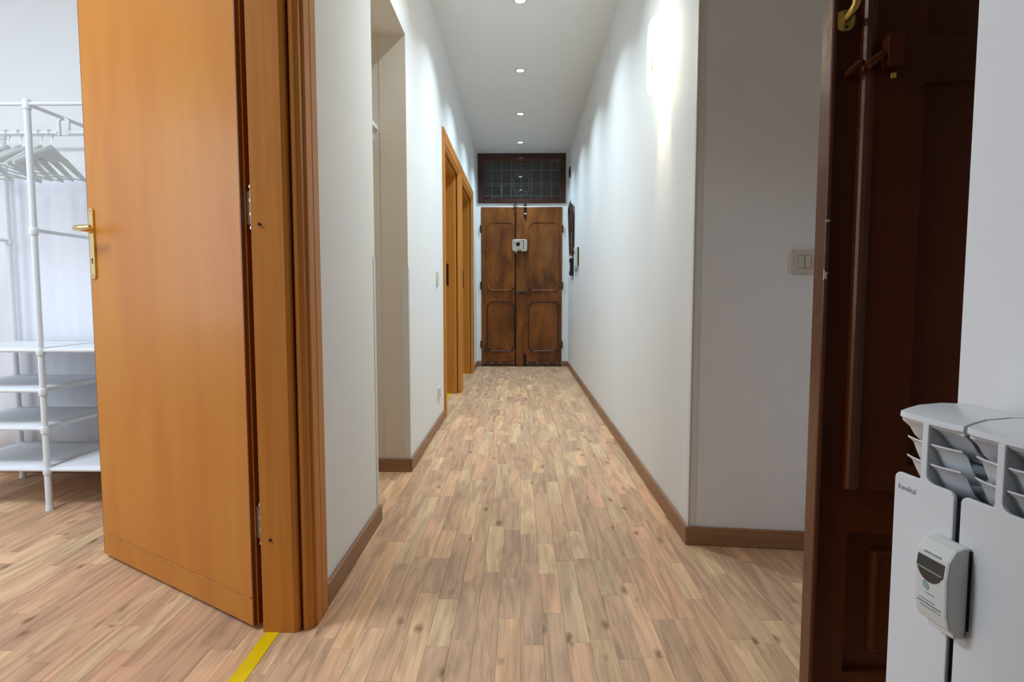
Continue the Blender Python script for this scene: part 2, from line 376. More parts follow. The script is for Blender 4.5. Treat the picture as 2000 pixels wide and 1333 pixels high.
# the near door leaf, swung into the side room
A = Vector((-1.521, 2.137)); B = Vector((-.762, 1.656)); u = (A-B).normalized()
ML = frame(B.x, B.y, .012, u.x, u.y)        # local x towards the free edge, local y: left of x = towards viewer side? (checked below)
ly = Vector((-u.y, u.x)); s = 1 if ly.dot(-B) > 0 else -1   # s=+1: local +y faces the viewer
LW, LT, LH = .8985, .038, 2.12
door = thing('interior_door', 'open glossy orange veneered door with brass handle, swung into the side room', 'door', ML)
def yb(a, b): return (min(-s*a, -s*b), max(-s*a, -s*b))    # depth a..b behind the front face
y0, y1 = yb(0, LT)
obj('leaf', bx(.0, y0, .081, LW, y1, LH), WOODP, door, bevel=.002)
obj('bottom_rail', bx(.0, y0, 0, LW, y1, .078), WOODP, door, bevel=.002)
obj('rail_bead', bx(.01, *yb(-.0015, .003)[:1], .0765, LW-.003, yb(-.0015, .003)[1], .0815), WOOD, door)
a, b_ = yb(.0005, LT+.0005); obj('hinge_edge', bx(-.003, a, .0, .0005, b_, LH), WOODE, door)
a, b_ = yb(.012, .016); obj('edge_bead', bx(-.0045, a, .0, -.002, b_, LH), CASE, door)
a, b_ = yb(.0005, LT); obj('free_edge', bx(LW-.0005, a, .0, LW+.003, b_, LH), WOODE, door)
# handle
hp = obj('handle_plate', pr(rounded(.849, 1.001, .881, 1.246, .012), 'y', *yb(-.007, 0)), BRASS, door, bevel=.0015)
yy = lambda d: s*d
lv = tb([(.865, yy(.006), 1.171), (.865, yy(.036), 1.171), (.864, yy(.050), 1.171), (.858, yy(.057), 1.171), (.845, yy(.060), 1.171), (.800, yy(.060), 1.171), (.750, yy(.056), 1.170)],
        [.0095, .0085, .009, .0095, .010, .009, .006], 14)
obj('lever', lv, BRASS, hp, smooth=True)
tube_ = tb([(.865, yy(.0065), 1.171), (.865, yy(.016), 1.171)], .0135, 18); obj('lever_collar', tube_, BRASS, hp, smooth=True)
k = bmesh.new(); prism(k, rounded(.8625, 1.052, .8675, 1.066, .0024), 'y', *yb(-.0078, -.006)); obj('keyhole', k, DARKP, hp)
k = bmesh.new(); tube(k, [(.865, yy(.0065), 1.0675), (.865, yy(.0079), 1.0675)], .0045, 12); obj('keyhole_top', k, DARKP, hp)
for z in (1.012, 1.236): obj('screw', tb([(.865, yy(.0065), z), (.865, yy(.0085), z)], .0035, 10), BRASSD, hp, smooth=True)
for z in (.30, 1.18, 2.0):
    h = obj('hinge', tb([(-.026, yy(-.020), z-.048), (-.026, yy(-.020), z+.048)], .0055, 12), STEEL, door, smooth=True)
    for q in (-.055, -.018, .018, .055):
        obj('hinge_knuckle', tb([(-.026, yy(-.020), z+q-.004), (-.026, yy(-.020), z+q+.004)], .0075, 12), STEEL, h, smooth=True)
    obj('hinge_leaf', bx(-.026, min(yy(-.0215), yy(-.0185)), z-.045, .0, max(yy(-.0215), yy(-.0185)), z+.045), STEEL, h)
# leaves of the two far doors, folded back inside their rooms
for f, D, lab, nm in ((f1, D1, 'brown door folded back behind the first far doorway', 'room_door'), (f2, D2, 'brown door folded back behind the last doorway', 'room_door')):
    t = thing(nm, lab, 'door')
    obj('leaf', bx(-.73-.80, D[0]+.065, .01, -.735, D[0]+.105, DT-.10), WOODP, t, bevel=.002)
    hp2 = obj('handle_plate', bx(-1.50, D[0]+.105, 1.0, -1.468, D[0]+.111, 1.24), BRASS, t)
    obj('lever', tb([(-1.484, D[0]+.111, 1.17), (-1.484, D[0]+.155, 1.17), (-1.36, D[0]+.16, 1.17)], .008), BRASS, hp2, smooth=True)
# threshold tapes
for D, lab in ((DN, 'yellow tape strip on the floor under the nearest open door'), (D1, 'yellow tape strip on the threshold beyond the recess'), (D2, 'yellow tape strip on the threshold next to the end wall')):
    n_ = 14; b = bmesh.new(); ya, yb_ = D[0]+.05, D[1]-.03
    top = []
    for i in range(n_+1):
        y = ya+(yb_-ya)*i/n_; j = .0012*math.sin(i*2.3)
        top.append(((-.722+j, y), (-.682+j*.6, y)))
    for zz in (0.0002, .0012):
        pass
    for (l0, r0), (l1, r1) in zip(top, top[1:]):
        v = [b.verts.new((p[0], p[1], z)) for z in (.0002, .0013) for p in (l0, r0, r1, l1)]
        for q in ((0,3,2,1),(4,5,6,7),(0,1,5,4),(1,2,6,5),(2,3,7,6),(3,0,4,7)): b.faces.new([v[m_] for m_ in q])
    bmesh.ops.remove_doubles(b, verts=b.verts[:], dist=1e-5)
    tag(obj('floor_tape', b, TAPE), lab, 'tape')

# ------------------------------------------------------------------ entrance door and transom
ent = thing('entrance_door', 'old two leaf brown wooden entrance door with moulded panels and steel lock box', 'door', Matrix.Translation((0, 8.255, 0)))
def notch(x0, z0, x1, z1, c=.048):
    """rectangle with concave-looking clipped corners"""
    pts = []
    for (cx, cz, sx, sz) in ((x1, z1, -1, -1), (x0, z1, 1, -1), (x0, z0, 1, 1), (x1, z0, -1, 1)):
        seq = [(cx, cz+sz*c), (cx+sx*c*.30, cz+sz*c), (cx+sx*c*.48, cz+sz*c*.86), (cx+sx*c*.80, cz+sz*c*.42), (cx+sx*c*.98, cz+sz*c*.28), (cx+sx*c, cz)]
        if (sx, sz) in ((1, -1), (-1, 1)): seq = seq[::-1]
        pts += seq
    return pts
MO = [(0, 0), (0, .008), (.004, .013), (.009, .013), (.013, .007), (.018, .004), (.022, .002), (.022, 0)]
for nm, xa, xb, pa, pb in (('left', -.531, -.066, -.462, -.078), ('right', -.062, .555, .098, .520)):
    lf = obj('leaf', bx(xa, 0, .012, xb, .04, 2.150), ENT, ent, bevel=.003)
    for za, zb in ((1.025, 1.955), (.200, .890)):
        P = notch(pa, za, pb, zb)
        obj('panel', pr([(x, z) for x, z in P], 'y', -.003, .002), ENT, lf)
        obj('panel_moulding', sweep(bmesh.new(), P, MO), ENTD if za < 1 else ENT, lf, smooth=True)
    obj('bottom_strip', bx(xa, -.008, .014, xb, 0, .066), ENTD, lf)
    xs = (-.505, -.395, -.288, -.145, -.10) if nm == 'left' else (-.04, .005, .048, .085, .225, .36, .50, .548)
    for x in xs:
        obj('nail', tb([(x, -.008, .049), (x, -.0105, .049)], .0058, 10), WPLA, lf)
obj('astragal', pr([(-.066, 0), (-.060, -.014), (-.028, -.018), (.030, -.018), (.050, -.012), (.054, 0)], 'z', .014, 2.150), ENT, ent)
rod = obj('espagnolette_rod', tb([(-.072, -.014, .02), (-.072, -.014, 2.20)], .0065, 10), IRON, ent, smooth=True)
for z in (.10, .55, 1.0, 1.45, 2.08): obj('rod_guide', bx(-.086, -.024, z-.012, -.058, 0, z+.012), IRON, rod, bevel=.003)
obj('rod_catch', bx(-.10, -.026, 2.158, -.045, .0, 2.176), STEEL, rod, bevel=.002)
obj('rod_hook', tb([(-.088, -.02, 2.150), (-.095, -.03, 2.170), (-.072, -.034, 2.195), (-.050, -.03, 2.170)], .006, 8), IRON, rod, smooth=True)
for z0, z1, nm in ((2.01, 2.185, 'top'), (.012, .170, 'bottom')):
    bp = obj('bolt_plate', pr(rounded(.040, z0, .078, z1, .012), 'y', -.026, -.017), IRON, ent, bevel=.002)
    obj('bolt_bar', tb([(.059, -.032, z0+.02), (.059, -.032, z1+(.018 if nm == 'top' else -.01))], .0075, 10), IRON, bp, smooth=True)
    for z in (z0+.045, z1-.035): obj('bolt_keeper', bx(.046, -.040, z-.007, .072, -.026, z+.007), STEEL if nm == 'top' else IRON, bp, bevel=.002)
lock = obj('lock_box', pr(rounded(-.113, 1.560, .086, 1.718, .024), 'y', -.050, -.016), STEEL, ent, bevel=.004)
obj('lock_knob', tb([(-.036, -.050, 1.655), (-.036, -.062, 1.655), (-.036, -.075, 1.655)], [.030, .027, .020], 20), IRON, lock, smooth=True)
obj('lock_groove', bx(.032, -.0515, 1.585, .041, -.049, 1.71), IRON, lock)
obj('lock_screw', tb([(-.090, -.050, 1.672), (-.090, -.0525, 1.672)], .009, 12), IRON, lock)
obj('lock_screw', tb([(.010, -.050, 1.700), (.010, -.0525, 1.700)], .007, 12), IRON, lock)
obj('lock_key_bow', tb([(-.022, -.052, 1.585), (-.034, -.062, 1.572), (-.020, -.070, 1.558), (.004, -.062, 1.568), (.002, -.052, 1.584)], .0055, 8), IRON, lock, smooth=True)
obj('lock_stud', tb([(-.062, -.03, 1.558), (-.062, -.034, 1.536)], .008, 10), STEEL, lock, smooth=True)
lb = obj('latch_plate', pr(rounded(-.015, .985, .125, 1.035, .006), 'y', -.022, -.012), ENTD, ent, bevel=.002)
obj('latch_bar', tb([(-.050, -.027, 1.010), (.060, -.027, 1.010)], .0075, 10), IRON, lb, smooth=True)
obj('peephole', tb([(-.319, -.002, 1.178), (-.319, -.007, 1.178)], .0075, 12), STEEL, ent, smooth=True)
for z in (1.86, 1.10, .30):
    obj('hinge', tb([(-.540, -.006, z-.05), (-.540, -.006, z+.05)], .009, 10), IRON, ent, smooth=True)
    obj('hinge', tb([(.564, -.006, z-.05), (.564, -.006, z+.05)], .009, 10), ENTD, ent, smooth=True)
obj('reveal', bx(-.533, .042, .0, .557, .05, 2.15), ENTD, ent)

tr = thing('window_2', 'dark brown framed transom window over the entrance door', 'window', kind='structure')
X0, X1, Z0, Z1 = -.576, .602, 2.202, 2.859; gx0, gx1, gz0, gz1 = -.497, .515, 2.262, 2.755
FP = [(0, 0), (0, .020), (.006, .026), (.028, .026), (.033, .018), (.060, .018), (.066, .012), (.076, .006), (.082, 0)]
b = bmesh.new(); n0 = [(X0, Z0), (X1, Z0), (X1, Z1), (X0, Z1)]; n1 = [(gx0, gz0), (gx1, gz0), (gx1, gz1), (gx0, gz1)]
rings = []
for (ax_, az), (bx_, bz) in zip(n0, n1):
    rings.append([b.verts.new((ax_+(bx_-ax_)*o/.082, YE-h, az+(bz-az)*o/.082)) for o, h in FP + [(.082, -.05), (0.02, -.05), (0.02, 0)]])
for i in range(4):
    a, c = rings[i], rings[(i+1) % 4]
    for j in range(len(a)): b.faces.new((a[j], a[(j+1) % len(a)], c[(j+1) % len(a)], c[j]))
obj('window_frame', b, TRW, tr)
obj('pane', bx(gx0-.005, YE+.012, gz0-.005, gx1+.005, YE+.016, gz1+.005), GLASS, tr)
gr = thing('window_grille', 'wrought iron scroll grille behind the transom glass', 'grille')
def hb(z, r=.006): obj('bar', bx(-.60, 8.440, z-r, .63, 8.452, z+r), BAR, gr)
def vb(x, r=.007): obj('bar', bx(x-r, 8.428, 2.16, x+r, 8.440, 2.86), BAR, gr)
for z in (2.675, 2.497, 2.470, 2.332): hb(z, .0055 if z > 2.6 or z < 2.4 else .004)
for x in (-.395, -.262, -.128, .145, .282, .420, -.525, .55): vb(x, .0075)
obj('bar', bx(.001, 8.428, 2.16, .016, 8.440, 2.86), BAR, gr)
gc = .0085
loop = [(gc-.105, 2.36), (gc-.105, 2.64)] ; ov = []
for i in range(28):
    a = 2*math.pi*i/28; cx_ = .105*(abs(math.cos(a))**.55)*(1 if math.cos(a) > 0 else -1); cz_ = .162*(abs(math.sin(a))**.55)*(1 if math.sin(a) > 0 else -1)
    ov.append((gc+cx_, 8.436, 2.503+cz_))
obj('oval_band', tb(ov, .0055, 8, closed=True), BAR, gr, smooth=True)
for sx in (-1, 1):
    for sz, zc in ((1, 2.60), (-1, 2.41)):
        sp_ = []
        for i in range(20):
            a = R(90 + i*24); r = .037 - i*.0014
            sp_.append((gc + sx*(.050 - r*math.cos(a)*1.0) , 8.436, zc + sz*r*math.sin(a)))
        obj('scroll', tb([(gc+sx*.006, 8.436, zc+sz*-.045)] + [(gc+sx*.012, 8.436, zc+sz*.0)] + sp_[0:], .0048, 8), BAR, gr, smooth=True)

# ------------------------------------------------------------------ ceiling downlights
dl0 = None
DLL = ['round recessed ceiling spot nearest the entrance door', 'round recessed ceiling spot, second from the entrance door',
       'round recessed ceiling spot, third from the entrance door', 'round recessed ceiling spot cut by the top of the frame', 'round recessed ceiling spot over the recess', 'round recessed ceiling spot over the open door']
for i, y in enumerate(LED_Y):
    if dl0 is None:
        t = dl0 = thing('ceiling_spotlight', DLL[i], 'spotlight', Matrix.Translation((-.006, y, CZ)), 'recessed ceiling spots in a row')
        b = bmesh.new(); sweepring = [(math.cos(2*math.pi*q/32), math.sin(2*math.pi*q/32)) for q in range(32)]
        rg = [[b.verts.new((c_*r_, s_*r_, z_)) for r_, z_ in ((.046, 0), (.044, -.005), (.036, -.007), (.032, -.002), (.032, 0))] for c_, s_ in sweepring]
        for q in range(32):
            for j in range(5): b.faces.new((rg[q][j], rg[q][(j+1) % 5], rg[(q+1) % 32][(j+1) % 5], rg[(q+1) % 32][j]))
        obj('trim_ring', b, STEEL, t, smooth=True)
        obj('lens', tb([(0, 0, 0), (0, 0, -.003)], .031, 24), LAMP, t)
    else:
        t = dl0.copy(); C.objects.link(t); t.location = (-.006, y, CZ); t['label'] = DLL[i]
        for ch in [c for c in dl0.children]:
            c = ch.copy(); C.objects.link(c); c.parent = t
# side room ceiling lamp
t = thing('ceiling_lamp', 'round white flush ceiling lamp of the side room', 'lamp', Matrix.Translation((-2.3, .9, CZ)))
obj('base', tb([(0, 0, 0), (0, 0, -.02)], .20, 32), WPLA, t, smooth=True)
obj('diffuser', tb([(0, 0, -.02), (0, 0, -.035), (0, 0, -.042)], [.19, .17, .10], 32), LAMPB, t, smooth=True)

# ------------------------------------------------------------------ wall sconce
sc = thing('wall_sconce', 'glowing half round frosted glass wall lamp on the right wall', 'wall lamp', Matrix.Translation((XR, 2.80, 2.03)))
b = bmesh.new(); n_ = 20; zs = (-.170, -.160, -.145, -.10, .0, .08, .125, .15, .165); ww = (.72, .90, .98, 1, 1, 1, .95, .80, .6)
for side in (0, 1):
    pass
G = []
for z, q in zip(zs, ww):
    G.append([b.verts.new((-.010-.070*q*math.sin(math.pi*i/n_)**.8, -.078*q*math.cos(math.pi*i/n_), z)) for i in range(n_+1)])
for a, c in zip(G, G[1:]):
    for i in range(n_): b.faces.new((a[i], a[i+1], c[i+1], c[i]))
sh = obj('shade', b, SHADE, sc, smooth=True)
so = sh.modifiers.new('thick', 'SOLIDIFY'); so.thickness = .004
obj('back_plate', bx(-.012, -.035, -.06, 0, .035, .08), STEEL, sc, bevel=.003)
for y, z, x in ((-.042, .06, -.070), (-.050, -.10, -.064)):
    obj('shade_clip', tb([(x-.003, y, z), (x-.008, y, z+(.004 if z > 0 else .045))], .003, 8), BRASSD, sc, smooth=True)
obj('lamp_holder', tb([(-.012, 0, -.02), (-.040, 0, -.02)], .010, 12), STEEL, sc)

# ------------------------------------------------------------------ small things on the walls
def wall_switch(M, label, name='light_switch', w=.12, h=.085, kind='switch', mods=('rocker', 'rocker', 'socket'), m=SWPL, t0=None):
    """local x along the wall, y out of the wall = -y, z up"""
    t = thing(name, label, kind, M)
    pl = obj('plate', pr(rounded(-w/2, -h/2, w/2, h/2, .006), 'y', -.009, 0), m, t, bevel=.003)
    n = len(mods); mw = .0225; x = -mw*n/2
    for q in mods:
        if q == 'rocker':
            b = bmesh.new(); prism(b, [(-.009, -.0225), (-.0115, -.0225), (-.0125, 0), (-.0105, .0225), (-.009, .0225)], 'x', x+.0012, x+mw-.0012)
            obj('rocker', b, m, t, bevel=.0008)
            obj('rocker_gap', bx(x+.0006, -.0093, -.0237, x+mw-.0006, -.0088, .0237), DARKP, t)
        else:
            so_ = obj('socket', bx(x+.0015, -.0100, -.0225, x+mw-.0015, -.009, .0225), m, t, bevel=.0008)
            for z in (-.013, 0, .013): obj('socket_hole', tb([(x+mw/2, -.0098, z), (x+mw/2, -.0106, z)], .0026, 10), DARKP, so_)
        x += mw
    return t
swp = Vector((1.047-.0, 2.2405, 1.078))
wall_switch(frame(swp.x-.005, 2.285-.11/.994*(swp.x-.642)-.001, 1.078, *JD), 'beige wall plate with two rockers and a socket on the grey side wall')
wall_switch(frame(XL, 4.35, 1.080, 0, 1), 'small cream light switch beside the first far doorway', w=.085, h=.10, m=CREAM, mods=('rocker',))
wall_switch(frame(XL, 4.40, .250, 0, 1), 'low cream wall socket near the floor beside the first far doorway', name='wall_socket', kind='socket', w=.12, h=.085, m=CREAM, mods=('socket', 'rocker', 'socket'))
# junction cover near the ceiling on the right wall
cv = thing('junction_cover', 'thin white square cover plate high on the right wall beyond the sconce', 'cover plate')
obj('plate', pr(rounded(4.54, 2.70, 4.66, 2.80, .004), 'x', XR-.006, XR), WPLA, cv, bevel=.001)
obj('screw', tb([(XR-.006, 4.60, 2.75), (XR-.0075, 4.60, 2.75)], .004, 10), STEEL, cv)
# intercom with keys
ic = thing('intercom', 'cream intercom handset with dark cable on the right wall near the entrance', 'intercom')
obj('base', pr(rounded(6.78, 1.285, 6.90, 1.505, .01), 'x', XR-.020, XR), CREAM, ic, bevel=.003)
hs = bmesh.new(); prism(hs, [(XR-.020, 1.505), (XR-.050, 1.500), (XR-.048, 1.455), (XR-.034, 1.445), (XR-.034, 1.345), (XR-.048, 1.335), (XR-.050, 1.290), (XR-.020, 1.287)], 'y', 6.84, 6.895)
obj('handset', hs, CREAM, ic, bevel=.004)
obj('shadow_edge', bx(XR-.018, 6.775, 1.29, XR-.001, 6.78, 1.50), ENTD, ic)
cb_ = [(XR-.035, 6.865, 1.288), (XR-.038, 6.86, 1.25), (XR-.026, 6.84, 1.235), (XR-.018, 6.83, 1.25), (XR-.02, 6.82, 1.285)]
obj('cable', tb(cb_, .004, 8), BLACK, ic, smooth=True)
ky = thing('key_bunch', 'small bunch of keys hanging under the intercom', 'keys')
b = [(XR-.022+.010*math.cos(a), 6.845, 1.262+.012*math.sin(a)) for a in [2*math.pi*i/14 for i in range(14)]]
obj('ring', tb(b, .0018, 6, closed=True), STEEL, ky, smooth=True)
for i, dx in enumerate((-.006, .002)):
    b = bmesh.new(); prism(b, [(XR-.026+dx, 1.250), (XR-.016+dx, 1.250), (XR-.016+dx, 1.228), (XR-.0195+dx, 1.224), (XR-.0195+dx, 1.172), (XR-.0235+dx, 1.168), (XR-.0235+dx, 1.224), (XR-.026+dx, 1.228)], 'y', 6.843+.004*i, 6.846+.004*i)
    obj('key', b, STEEL if i else IRON, ky)
# mirror
mr = thing('wall_mirror', 'dark wood framed mirror with pointed top hanging tilted on the right wall', 'mirror', Matrix.Translation((XR-.004, 7.58, 1.46)) @ Matrix.Rotation(R(-2.0), 4, 'Y'))
out = [(-.21, .06), (-.17, 0), (.17, 0), (.21, .06), (.235, .52), (.20, .60), (0, .655), (-.20, .60), (-.235, .52)]
b = bmesh.new(); sweep(b, out, [(0, 0), (0, .018), (.010, .026), (.030, .022), (.042, .012), (.042, 0)])
for v in b.verts: v.co = Vector((v.co.y, v.co.x, v.co.z))
obj('mirror_frame', b, TRW, mr, smooth=True)
b = bmesh.new(); prism(b, [(y*.84, .05+(z-.05)*.88+.01) for y, z in out], 'x', -.010, -.004); obj('mirror_glass', b, MIRR, mr)
obj('hook', tb([(-.006, 0, .650), (-.004, 0, .672), (.003, 0, .680)], .004, 8), IRON, mr, smooth=True)
# black wall telephone / box, with pale tag below
bk = thing('wall_telephone', 'black rounded handset box on the right wall under the mirror', 'telephone')
obj('base', pr(rounded(7.43, 1.205, 7.56, 1.420, .02), 'x', XR-.022, XR), BLACK, bk, bevel=.005)
b = bmesh.new(); prism(b, [(XR-.022, 1.425), (XR-.048, 1.418), (XR-.052, 1.38), (XR-.040, 1.36), (XR-.040, 1.27), (XR-.050, 1.25), (XR-.046, 1.212), (XR-.022, 1.205)], 'y', 7.47, 7.53)
obj('handset', b, BLACK, bk, bevel=.006)
obj('cord', tb([(XR-.022, 7.50, 1.206), (XR-.026, 7.50, 1.165), (XR-.018, 7.49, 1.15), (XR-.012, 7.48, 1.17), (XR-.012, 7.47, 1.206)], .004, 8), GREY, bk, smooth=True)
db = thing('door_chime', 'small dark box high on the right wall near the transom', 'chime')
obj('body', bx(XR-.018, 8.00, 2.50, XR, 8.09, 2.63), TRW, db, bevel=.003)
obj('button', bx(XR-.022, 8.03, 2.55, XR-.018, 8.06, 2.58), IRON, db)
# small shelf in the recess
ns = thing('recess_shelf', 'small white shelf on a bracket inside the recess', 'shelf')
obj('board', bx(-1.05, NI[0]+.16, 1.822, -.750, NI[1], 1.842), WPLA, ns, bevel=.002)
obj('bracket', pr([(-.768, 1.822), (-.768, 1.775), (-.780, 1.765), (-.792, 1.775), (-.792, 1.822)], 'y', NI[1]-.012, NI[1]), WPLA, ns, bevel=.002)

# ------------------------------------------------------------------ brown balcony style door leaf, right
LM = frame(.6123, 1.2494, 0, .994, -.11)
bl = thing('balcony_door', 'dark glossy red brown door leaf with inner shutter and brass handle', 'door', LM)
q = 1.19
def zq(z): return .95 + (z-.95)*q
# stile, rails, panel : local y negative = towards viewer
st = obj('stile', pr([(0, .0), (0, -.006), (.002, -.009), (.005, -.0105), (.009, -.009), (.011, -.004), (.011, .0), ((.0715*q-.016), 0), ((.0715*q-.016), .045), (0, .045)], 'z', .01, 2.25), DARK, bl, smooth=False)
obj('paint_chip', pr([(-.0005, zq(.979)), (.004, zq(.982)), (.006, zq(.978)), (.005, zq(.985)), (.007, zq(.992)), (.004, zq(.991)), (0, zq(.996))], 'y', -.0112, -.0090), CHIP, st)
obj('paint_chip', pr([(.0, zq(1.075)), (.009, zq(1.077)), (.006, zq(1.080)), (.0, zq(1.079))], 'y', -.0112, -.0090), CHIP, st)
obj('bottom_rail', bx((.0715*q-.016), .0, .01, .52, .045, zq(.283)), DARK, bl)
obj('middle_rail', bx((.0715*q-.016), .0, zq(.539), .52, .045, zq(.63)), DARK, bl)
obj('lower_panel', bx((.0715*q-.016), .020, zq(.283), .52, .034, zq(.539)), DARK, bl)
b = bmesh.new(); P = [((.114*q-.016), zq(.313)), (.47, zq(.313)), (.47, zq(.508)), ((.114*q-.016), zq(.508))]
sweep(b, P, [(0, 0), (.010, .014), (.016, .014), (.016, 0)])
for v in b.verts: v.co.y += .020
obj('panel_moulding', b, DARK, bl)
obj('panel_field', bx((.114*q-.016)+.014, .008, zq(.313)+.014, .456, .020, zq(.508)-.014), DARK, bl)
obj('top_stile', bx((.0715*q-.016), .0, zq(.63), .52, .045, 2.25), DARK, bl)
sh = thing('inner_shutter', None, None, Matrix.Identity(4)); sh.parent = bl; 
if 'label' in sh: del sh['label']
SY = -.022
x0 = (.060*q-.016)
obj('shutter_stile', pr([(x0, 0), (x0, SY+.006), (x0+.004, SY+.001), (x0+.012, SY-.001), (x0+.020, SY+.001), (x0+.024, SY+.005), ((.157*q-.016), SY+.006), ((.157*q-.016), 0)], 'z', zq(.62), 2.23), DARK, sh)
for za, zb in ((zq(.62), zq(.665)), (zq(1.297), zq(1.368)), (2.15, 2.23)):
    obj('shutter_rail', bx((.157*q-.016), SY+.006, za, .50, 0, zb), DARK, sh)
for za, zb in ((zq(.665), zq(1.297)), (zq(1.368), 2.15)):
    obj('shutter_panel', bx((.157*q-.016), -.006, za, .50, 0, zb), DARK, sh)
# brass handle on the stile
hr = obj('handle_rose', tb([((.0335*q-.016), .0, zq(1.404)), ((.0335*q-.016), -.006, zq(1.404)), ((.0335*q-.016), -.009, zq(1.404))], [.0205, .0205, .015], 24), BRASSD, bl, smooth=True)
obj('handle_grip', tb([((.0335*q-.016), -.007, zq(1.404)), ((.0345*q-.016), -.030, zq(1.408)), ((.038*q-.016), -.040, zq(1.416)), ((.040*q-.016), -.042, zq(1.43)), ((.040*q-.016), -.042, zq(1.47)), ((.038*q-.016), -.040, zq(1.51)), ((.0345*q-.016), -.007, zq(1.52))],
    [.008, .007, .0075, .0085, .009, .008, .008], 14), BRASSD, hr, smooth=True)
obj('rose_screw', tb([((.035*q-.016), -.006, zq(1.393)), ((.035*q-.016), -.0092, zq(1.393))], .003, 8), IRON, hr)
# catch holding the shutter
ct = obj('shutter_catch', pr(rounded((.088*q-.016), zq(1.318), (.112*q-.016), zq(1.368), .004), 'y', SY-.022, SY+.006), DARK, bl, bevel=.002)
obj('catch_arm', tb([((.100*q-.016), SY-.012, zq(1.342)), ((.084*q-.016), SY-.012, zq(1.340)), ((.074*q-.016), SY-.016, zq(1.332)), ((.060*q-.016), SY-.016, zq(1.322))], [.010, .008, .008, .009], 10), DARK, ct, smooth=True)
obj('catch_staple', tb([((.040*q-.016), .0, zq(1.316)), ((.040*q-.016), -.022, zq(1.318)), ((.052*q-.016), -.026, zq(1.330)), ((.058*q-.016), -.012, zq(1.336)), ((.058*q-.016), .0, zq(1.336))], .006, 8), DARK, ct, smooth=True)
obj('catch_pin', tb([((.101*q-.016), SY-.012, zq(1.308)), ((.101*q-.016), SY-.012, zq(1.300))], .005, 8), BRASSD, ct, smooth=True)

# ------------------------------------------------------------------ radiator : local x = towards viewer along it, local y = towards its wall
MR = frame(RP.x, RP.y, 0, -RD.x, -RD.y)
# local +y of frame(): left of x.  x = -RD = (.1166,-.9932); left = (.9932,.1166) = RN
rad = thing('radiator', 'white aluminium column radiator on the right wall', 'radiator', MR)
def sect_front():
    a, b_, zt, pz = .0035, .0765, .774, .8295; r = .007; pw = .0037; c = .04; P = [(a, .10), (b_, .10)]
    for i in range(5): t_ = R(90*i/4); P.append((b_-r+r*math.cos(t_), zt-r+r*math.sin(t_)))
    for i in range(5): t_ = R(270-90*i/4); P.append((c+pw+.007+.007*math.cos(t_), zt+.007+.007*math.sin(t_)))
    P += [(c+pw, pz), (c-pw, pz)]
    for i in range(5): t_ = R(360-90*i/4); P.append((c-pw-.004+.004*math.cos(t_), zt+.004+.004*math.sin(t_)))
    for i in range(5): t_ = R(90+90*i/4); P.append((a+r+r*math.cos(t_), zt-r+r*math.sin(t_)))
    return P
def vane(pts, th, s0, s1, curve=0):
    """pts (t,z) centre line from front to back; s0..s1 width"""
    b = bmesh.new(); n = 10; rows = []
    for i in range(n+1):
        sx = s0+(s1-s0)*i/n; k_ = 1-(2*i/n-1)**2
        rows.append([[b.verts.new((sx, t_+curve*(1-k_), z_+dz)) for t_, z_ in pts] for dz in (0, -th)])
    m_ = len(pts)
    for A_, B_ in zip(rows, rows[1:]):
        for j in range(m_-1):
            b.faces.new((A_[0][j], A_[0][j+1], B_[0][j+1], B_[0][j])); b.faces.new((A_[1][j], B_[1][j], B_[1][j+1], A_[1][j+1]))
        b.faces.new((A_[0][0], B_[0][0], B_[1][0], A_[1][0])); b.faces.new((A_[0][-1], A_[1][-1], B_[1][-1], B_[0][-1]))
    for rw in (rows[0], rows[-1]): b.faces.new(rw[0] + rw[1][::-1])
    return b
sec0 = None
def section():
    t = bpy.data.objects.new('section', None); C.objects.link(t); t.parent = rad
    obj('front_panel', pr(sect_front(), 'y', -.004, 0), RAD, t, bevel=.0012)
    b = bmesh.new()
    top = [(-.004, .8300), (-.0035, .8350), (.004, .8375), (.02, .8405), (.045, .8420), (.075, .8405), (.092, .8360), (.095, .8300), (.092, .8260), (.06, .829), (.03, .827), (.0, .826)]
    # plan taper with rounded corners: three strips across
    n = 8; rows = []
    for i in range(n+1):
        f = i/n; sx = .0020+.076*f; e = min(f, 1-f)*n
        dy = .004 if e < .5 else (.0008 if e < 1.5 else 0)
        rows.append([b.verts.new((sx, tt+(dy if tt < .01 else 0), zz)) for tt, zz in top])
    m_ = len(top)
    for A_, B_ in zip(rows, rows[1:]):
        for j in range(m_): b.faces.new((A_[j], A_[(j+1) % m_], B_[(j+1) % m_], B_[j]))
    b.faces.new(rows[0]); b.faces.new(rows[-1][::-1])
    obj('top_cap', b, RAD, t, smooth=True)
    obj('hood_vane', vane([(.002, .8275), (.010, .821), (.016, .812), (.030, .800), (.048, .790), (.07, .785)], .002, .003, .077), RAD, t, smooth=True)
    obj('vane', vane([(-.001, .8110), (.005, .8060), (.009, .797), (.014, .787), (.022, .778), (.036, .772)], .0016, .0075, .0725, .006), RAD, t, smooth=True)
    obj('vane', vane([(-.001, .7920), (.005, .7870), (.009, .779), (.014, .770), (.022, .762), (.036, .757)], .0016, .0075, .0725, .006), RAD, t, smooth=True)
    obj('web', bx(.0375, 0, .10, .0425, .088, .826), RAD, t)
    obj('water_tube', tb([(.04, .045, .12), (.04, .045, .78)], .016, 14), RADD, t, smooth=True)
    obj('back_panel', bx(.0035, .086, .10, .0765, .090, .80), RADD, t)
    obj('manifold', tb([(.0, .047, .775), (.08, .047, .775)], .021, 16), RADD, t, smooth=True)
    return t
sec0 = section()
for i in range(1, 6):
    t = sec0.copy(); C.objects.link(t); t.parent = rad; t.location = (.08*i, 0, 0)
    for ch in [c for c in sec0.children]:
        c = ch.copy(); C.objects.link(c); c.parent = t
